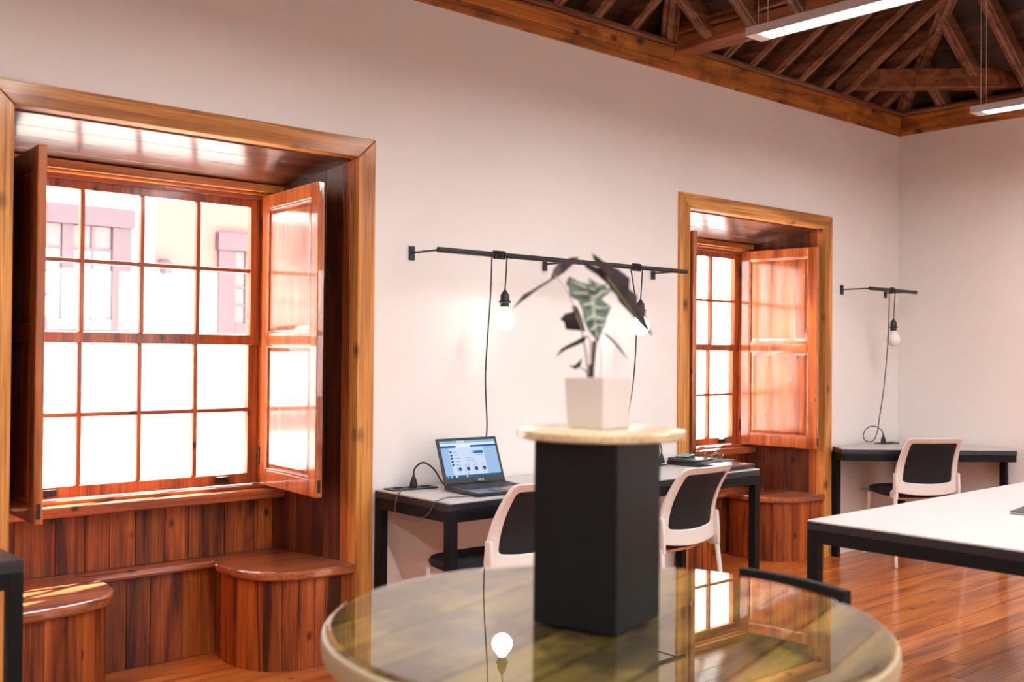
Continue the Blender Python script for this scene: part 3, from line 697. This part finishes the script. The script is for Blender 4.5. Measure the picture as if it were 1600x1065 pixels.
leaf('leaf', [[(565, 705), ((535, 705), (540, 725), (545, 742)), ((490, 735), (495, 748), (500, 762)), ((430, 765), (432, 776), (440, 790)), ((385, 795), (392, 803), (400, 812)), (345, 855)]], M_LP, (-.8, .1), -.02, .004)
leaf('leaf', [[(690, 668), ((740, 690), (738, 697), (735, 703)), ((795, 735), (790, 742), (785, 748)), ((835, 780), (828, 785), (822, 790)), (905, 878)]], M_LP, (.9, .1), .01, .003)
leaf('leaf', [[(430, 914), ((470, 920), (472, 932), (478, 946)), ((495, 900), (505, 915), (512, 922)), (527, 863)]], M_LP, (-.5, .1), -.03, .003)
for pts, r, mt in (([(598, 1010), (615, 900), (622, 740)], .004, M_STEM), ([(575, 1010), (562, 860), (545, 740), (530, 660)], .0016, M_STEMP), ([(605, 1010), (598, 850), (590, 710), (560, 705)], .002, M_STEMP),
                   ([(670, 1030), (672, 850), (660, 720), (690, 668)], .0012, M_STEMP), ([(610, 1010), (640, 700), (680, 420), (722, 290)], .0022, M_STEM), ([(590, 1010), (540, 700), (440, 400), (330, 245)], .0014, M_STEMP), ([(600, 1010), (560, 960), (520, 930), (490, 935)], .0012, M_STEM)):
    MB().tube(smooth_path([lp(c, (.0 if i < 2 else .02)) for i, c in enumerate(pts)], 6), r, 7).obj('stem', mt, pl, smooth=True)
MB().tube([lp((596, 1040), .01), lp((600, 960), .005), lp((606, 905), .0)], [.009, .008, .005], 9).obj('stem', M_STEM, pl, smooth=True)

# low black tub chair hugging the far side of the table
tch = thing('tub_chair', 'black curved backrest of a low chair, just beyond the round table', 'chair', (TC[0], TC[1], 0))
arc = lambda r, a0, a1, n=24: [(r*math.cos(math.radians(a0+(a1-a0)*i/n)), r*math.sin(math.radians(a0+(a1-a0)*i/n))) for i in range(n+1)]
MB().prism(arc(.668, -19.5, 10)+arc(.694, -19.5, 10)[::-1], .62, .757).obj('backrest', M_BLACK, tch, .003)
sr = Vector((.655*math.cos(math.radians(-6))-.22, .655*math.sin(math.radians(-6))))
MB().lathe([(.17, .40), (.19, .41), (.19, .445), (.17, .455)], (sr.x+.03, sr.y, 0), 32).obj('seat', M_CUSH, tch, smooth=True)
for a in (-18.5, 9):
    p = (.681*math.cos(math.radians(a)), .681*math.sin(math.radians(a)))
    MB().tube([(p[0], p[1], 0), (p[0], p[1], .63)], .010, 10).obj('leg', M_BLACK, tch, smooth=True)
for dx_, dy_ in ((-.11, .12), (-.11, -.12)):
    MB().tube([(sr.x+dx_, sr.y+dy_, .076), (sr.x+dx_, sr.y+dy_, .41)], .010, 10).obj('leg', M_BLACK, tch, smooth=True)

# ------------------------------------------------------------------ wall rails with hanging bulbs
def rail(label, x0, x1, brs, y=-.215, z=1.80):
    t = thing('wall_rail', label, 'rail', (x0, 0, z))
    MB().tube([(0, y, 0), (x1-x0, y, 0)], .0125, 14).obj('tube', M_GUN, t, smooth=True)
    for b in brs:
        o = box('bracket', M_GUN, t, b-x0-.014, b-x0+.014, -.012, -.001, -.034, .030, .002)
        MB().tube([(b-x0, -.011, 0), (b-x0, y+.010, 0)], .0045, 8).obj('bracket_arm', M_GUN, o, smooth=True)
    return t
rail('long black pipe rail bracketed to the wall between the windows', 2.805, 4.515, (2.815, 3.647, 4.478))
rail('short black pipe rail bracketed to the wall over the corner desk', 6.43, 7.05, (6.43, 7.007))
def hanging_bulb(label, x, zb, xw, tail, lit, y=-.215, zr=1.80, rb=.049):
    t = thing('hanging_bulb', label, 'lamp', (x, y, zr), 0, 'globe bulbs hanging from the rails')
    b = MB().lathe([(.016, .062), (.020, .052), (rb*.62, .040), (rb*.88, .024), (rb, 0), (rb*.92, -.020), (rb*.71, -.0345), (rb*.38, -.0455), (.004, -.049)], (0, 0, zb-zr), 28).obj('bulb', M_BULB if lit else M_BULBOFF, t, smooth=True)
    MB().lathe([(.017, .060), (.021, .064), (.021, .078), (.029, .082), (.029, .088), (.022, .092), (.021, .118), (.012, .130), (.005, .142)], (0, 0, zb-zr), 20).obj('bulb_holder', M_GUN, t, smooth=True)
    wrap = []
    n = 60
    for i in range(n+1):
        a = 2*PI*4.0*i/n; wrap.append((-.0+(xw-x)*i/n, .0165*math.sin(a), .0165*math.cos(a)))
    MB().tube(wrap, .0042, 7).obj('cord_wrap', M_CABLE, t, smooth=True)
    MB().tube([(0, 0, zb-zr+.135), (.003, -.004, (zb-zr+.135)*.5), (0, -.012, -.006)], .0034, 8).obj('cord', M_CABLE, t, smooth=True)
    MB().tube(smooth_path([(xw-x, .01, -.012)]+[(a-x, b_-y, c-zr) for a, b_, c in tail], 6), .0034, 8).obj('cord', M_CABLE, t, smooth=True)
    return t
hanging_bulb('lit globe bulb hanging above the laptop, left of the plant', 3.198, 1.499, 3.125, [(3.118, -.205, 1.6), (3.105, -.19, 1.25), (3.13, -.17, .95), (3.115, -.09, .760), (3.10, -.045, .750)], True)
hanging_bulb('lit globe bulb hanging right behind the big plant leaf', 4.140, 1.492, 4.075, [(4.12, -.205, 1.55), (4.115, -.19, 1.2), (4.07, -.16, .9), (4.10, -.09, .765), (4.20, -.07, .750)], True)
hanging_bulb('unlit globe bulb hanging over the corner desk', 6.74, 1.463, 6.70, [(6.69, -.205, 1.5), (6.70, -.17, 1.15), (6.722, -.12, .90), (6.711, -.11, .81), (6.69, -.09, .758), (6.655, -.06, .760), (6.64, -.048, .80), (6.663, -.067, .85), (6.70, -.10, .862), (6.734, -.13, .835), (6.745, -.14, .80)], False)

# ------------------------------------------------------------------ things on the desks
def desk_socket(label, loc, rz, w=.20):
    t = thing('power_socket', label, 'socket', loc, rz, 'desk power sockets')
    MB().box(-w/2, w/2, -.042, .042, 0, .006).obj('plate', M_EDGE, t, .002)
    for x in (-w*.28, w*.02, w*.32): MB().lathe([(.022, .0062), (.022, .009), (.016, .009), (.016, .0065)], (x, 0, 0), 20).obj('outlet', M_CABLE, t, smooth=True)
    return t
def plug(label, loc, tail, r=.004):
    t = thing('power_cable', label, 'cable', loc)
    MB().lathe([(.017, 0), (.018, .012), (.013, .03), (.007, .046), (.005, .052)], seg=14).obj('plug', M_CABLE, t, smooth=True)
    MB().tube(smooth_path([(0, 0, .048)]+[(a-loc[0], b-loc[1], c-loc[2]) for a, b, c in tail], 8), r, 8).obj('cord', M_CABLE, t, smooth=True)
    return t
desk_socket('black power socket strip on the desk left of the laptop', (2.755, -.10, .7405), math.radians(-6), .235)
plug('black laptop power cable arching from the socket strip', (2.765, -.105, .7500), [(2.770, -.107, .83), (2.79, -.14, .858), (2.803, -.20, .835), (2.803, -.26, .785), (2.812, -.30, .7545)])
th_ = thing('usb_cable', 'thin grey cable looping down over the left front of the laptop desk', 'cable')
MB().tube(smooth_path([(2.69, -.12, .7435), (2.62, -.20, .7435), (2.607, -.205, .735), (2.596, -.205, .69), (2.600, -.215, .655), (2.600, -.34, .642), (2.600, -.43, .68), (2.602, -.475, .735), (2.625, -.48, .7435), (2.70, -.44, .7435), (2.80, -.46, .7435), (2.845, -.42, .748)], 6), .0022, 7).obj('cord', plain('cable_grey', (.10, .09, .13), .5), th_, smooth=True)

lt = thing('laptop', 'open black laptop with a blue lit screen on the desk by the wall', 'laptop', (2.989, -.273, .7405), -.069)
LW, LD, LH, LA = .331, .242, .212, .388
MB().hexa([(-LW/2, -LD, .004), (LW/2, -LD, .004), (LW/2, .012, .004), (-LW/2, .012, .004)], [(-LW/2, -LD, .017), (LW/2, -LD, .017), (LW/2, .012, .026), (-LW/2, .012, .026)]).obj('base', plain('laptop_shell', (.025, .026, .03), .3, coat=.4), lt, .003)
kz = lambda y: .026-(.012-y)/(LD+.012)*.009+.0004
kb = MB()
for r in range(5):
    for c in range(15):
        x0 = -.145+c*.0194; y0 = -.035-r*.0195
        kb.hexa([(x0, y0-.016, kz(y0-.016)), (x0+.016, y0-.016, kz(y0-.016)), (x0+.016, y0, kz(y0)), (x0, y0, kz(y0))], [(x0+.001, y0-.015, kz(y0)+.002), (x0+.015, y0-.015, kz(y0)+.002), (x0+.015, y0-.001, kz(y0)+.0025), (x0+.001, y0-.001, kz(y0)+.0025)])
ko = kb.obj('keyboard', plain('keys', (.02, .02, .025), .5), lt); ko['kind'] = 'stuff'
MB().hexa([(-.05, -.215, kz(-.215)), (.045, -.215, kz(-.215)), (.045, -.155, kz(-.155)), (-.05, -.155, kz(-.155))], [(-.05, -.215, kz(-.215)+.0008), (.045, -.215, kz(-.215)+.0008), (.045, -.155, kz(-.155)+.0008), (-.05, -.155, kz(-.155)+.0008)]).obj('touchpad', plain('touchpad', (.10, .10, .12), .25), lt)
for x in (-.12, .12): MB().tube([(x-.02, .008, .026), (x+.02, .008, .026)], .006, 10).obj('hinge', M_EDGE, lt, smooth=True)
lid = MB().box(-LW/2, LW/2, 0, .008, 0, LH).obj('lid', plain('laptop_lid', (.02, .02, .022), .3), lt, .003)
lid.location = (0, .004, .0265); lid.rotation_euler = (-LA, 0, 0)
# screen page: flat lit shapes
cols = {'page': ((.42, .62, .93), .82), 'light': ((.62, .74, .95), .95), 'white': ((.80, .86, .98), .95), 'bar': ((.02, .09, .42), .8), 'btn': ((.04, .20, .62), .8), 'dark': ((.02, .03, .07), .6), 'mid': ((.20, .32, .55), .8), 'task': ((.05, .16, .33), .7), 'tab': ((.30, .58, .82), .85)}
keys = list(cols); mats = [emit('screen_'+k, *cols[k]) for k in keys]
sc = MB(); sw, sh_ = .302, .172; sx, sz = -sw/2, .026
def px(k, u0, u1, v0, v1, d=1):
    sc.m = keys.index(k); y = -.0006*d
    sc.add([(sx+sw*u0, y, sz+sh_*v0), (sx+sw*u1, y, sz+sh_*v0), (sx+sw*u1, y, sz+sh_*v1), (sx+sw*u0, y, sz+sh_*v1)], [(0, 1, 2, 3)])
px('page', 0, 1, 0, 1); px('tab', 0, 1, .93, 1, 2); px('light', .30, .44, .94, 1, 3); px('white', 0, 1, .865, .93, 2); px('bar', 0, 1, .815, .862, 2)
px('white', .27, .53, .80, .875, 3); px('light', .14, .76, .075, .80, 2); px('task', 0, 1, 0, .07, 2)
px('btn', .54, .74, .63, .71, 3); px('white', .555, .575, .65, .69, 4); px('bar', .12, .17, .818, .86, 3)
for i in range(5):
    px('dark', .145, .178, .67-.085*i, .72-.085*i, 3); px('mid', .20, .20+random.uniform(.05, .12), .69-.085*i, .702-.085*i, 3)
for i in range(4):
    u = .20+.147*i
    px('dark', u+.045, u+.095, .185, .275, 3); px('task', u+.055, u+.085, .20, .25, 4)
    for a, b in ((.005, .20), (.02, .26), (.015, .17), (.02, .23)): px('mid', u+a, u+a+.022, b, b+.012, 3)
    for a in (.02, .07): px('mid', u+a, u+a+.03, .32, .335, 3)
    px('mid', u+.045, u+.07, .115, .13, 3)
for i in range(3): px('mid', .40, .40+.14+.03*i, .52-.07*i, .528-.07*i, 3)
px('mid', .58, .72, .585, .597, 3)
for u, k in ((.02, 'tab'), (.08, 'light'), (.17, 'white'), (.20, 'btn'), (.36, 'white')): px(k, u, u+.025, .015, .055, 3)
scr = sc.obj('screen', mats, lid)
tx = bpy.data.curves.new('maker_name', 'FONT'); tx.body = 'ASUS'; tx.size = .0145; tx.extrude = .0004; tx.align_x = 'CENTER'
to = bpy.data.objects.new('maker_name', tx); COL.objects.link(to); dg = bpy.context.evaluated_depsgraph_get()
me = bpy.data.meshes.new_from_object(to.evaluated_get(dg)); bpy.data.objects.remove(to)
lo = bpy.data.objects.new('maker_name', me); COL.objects.link(lo); me.materials.append(plain('silver_print', (.6, .6, .62), .4)); lo.parent = lid
lo.location = (.03, -.0006, .008); lo.rotation_euler = (PI/2, 0, 0)

# right end of the long desk: socket, folder, tablet, glasses, closed laptop
desk_socket('black power socket at the desk behind the column', (4.36, -.10, .7405), 0, .18)
plug('black plug with thin cable right of the column top', (4.45, -.10, .7500), [(4.452, -.098, .83), (4.44, -.08, .88), (4.40, -.05, .92), (4.33, -.03, .90), (4.27, -.03, .80), (4.25, -.035, .746)], .0035)
sl_ = thing('document_case', 'dark padded document case lying under the tablet on the desk', 'case', (4.66, -.215, .7405), math.radians(4))
MB().box(-.17, .17, -.12, .12, 0, .022).obj('case_body', plain('case_fabric', (.02, .021, .026), .7, bump=.3), sl_, .008, seg=3)
MB().tube([(-.165, -.1215, .011), (.165, -.1215, .011)], .0025, 6).obj('zip', M_BRASS, sl_)
tb_ = thing('tablet', 'dark tablet in a folded cover lying on the document case', 'tablet', (4.60, -.19, .763), math.radians(12))
MB().hexa([(-.12, -.085, .0), (.10, -.085, 0), (.10, .085, 0), (-.12, .085, 0)], [(-.12, -.085, .010), (.10, -.085, .006), (.10, .085, .012), (-.12, .085, .018)]).obj('cover', plain('tablet_cover', (.03, .03, .033), .5), tb_, .002)
MB().hexa([(-.05, -.07, .0097), (.09, -.07, .0072), (.09, .02, .0105), (-.05, .02, .0132)], [(-.05, -.07, .0105), (.09, -.07, .008), (.09, .02, .0113), (-.05, .02, .014)]).obj('screen', plain('tablet_glass', (.10, .11, .12), .08), tb_)
pn = thing('phone', 'light blue phone lying on top of the dark tablet', 'phone', (4.61, -.135, .7805), math.radians(20))
MB().box(-.07, .07, -.033, .033, 0, .008).obj('body', plain('phone_blue', (.22, .46, .58), .3), pn, .003)
gl = thing('eyeglasses', 'clear framed eyeglasses lying on the case near the chair back', 'glasses', (4.76, -.22, .7632), math.radians(-20))
def loop(cx, cz, r): return [(cx+r*math.cos(2*PI*i/20), 0, cz+r*.8*math.sin(2*PI*i/20)) for i in range(21)]
for s in (-1, 1):
    MB().tube(loop(s*.034, .023, .026), .0022, 7).obj('rim', M_CHROME, gl, smooth=True)
    MB().tube([(s*.061, 0, .03), (s*.064, .07, .022), (s*.060, .125, .004)], .0018, 6).obj('temple', M_CHROME, gl, smooth=True)
    MB().add(loop(s*.034, .023, .025)[:20], [tuple(range(20))]).obj('lens', M_GLASS, gl)
MB().tube(smooth_path([(-.009, 0, .028), (0, -.004, .032), (.009, 0, .028)]), .0018, 6).obj('bridge', M_CHROME, gl, smooth=True)
nb = thing('closed_laptop', 'closed dark laptop at the right end of the desk, right of the chair back', 'laptop', (4.59, -.455, .7405), math.radians(2))
MB().box(-.12, .12, -.08, .08, .003, .014).obj('base', plain('netbook_base', (.02, .02, .022), .4), nb, .003)
MB().box(-.12, .12, -.08, .08, .0148, .024).obj('lid', plain('netbook_lid', (.05, .045, .065), .2, coat=.5), nb, .004)
# corner desk
desk_socket('black power socket on the corner desk', (6.79, -.14, .7405), math.radians(-10), .16)
plug('black plug standing in the corner desk socket, cord looped beside it', (6.745, -.14, .7500), [(6.745, -.14, .805), (6.742, -.141, .81)], .0035)
ph = thing('notebook', 'dark notebook lying on the large white table at right edge', 'notebook', (4.24, -2.18, .7405), math.radians(8))
MB().box(-.10, .10, -.07, .07, 0, .002).obj('back_cover', M_EDGE, ph); MB().box(-.098, .096, -.068, .068, .0022, .009).obj('pages', M_LAM, ph); MB().box(-.10, .10, -.07, .07, .0092, .011).obj('front_cover', M_EDGE, ph)
ot = thing('wall_outlet', 'cream power outlet on the wall under the corner desk', 'outlet', (6.72, 0, .42))
MB().box(-.045, .045, -.012, -.0005, -.045, .045).obj('plate', M_SOCKET, ot, .003)
MB().lathe([(.024, 0), (.024, .004), (.019, .004), (.019, .001)], seg=20).obj('outlet_ring', plain('outlet_ring', (.40, .33, .26), .5), ot)
ot.children[1].rotation_euler = (PI/2, 0, 0); ot.children[1].location = (0, -.0122, 0)
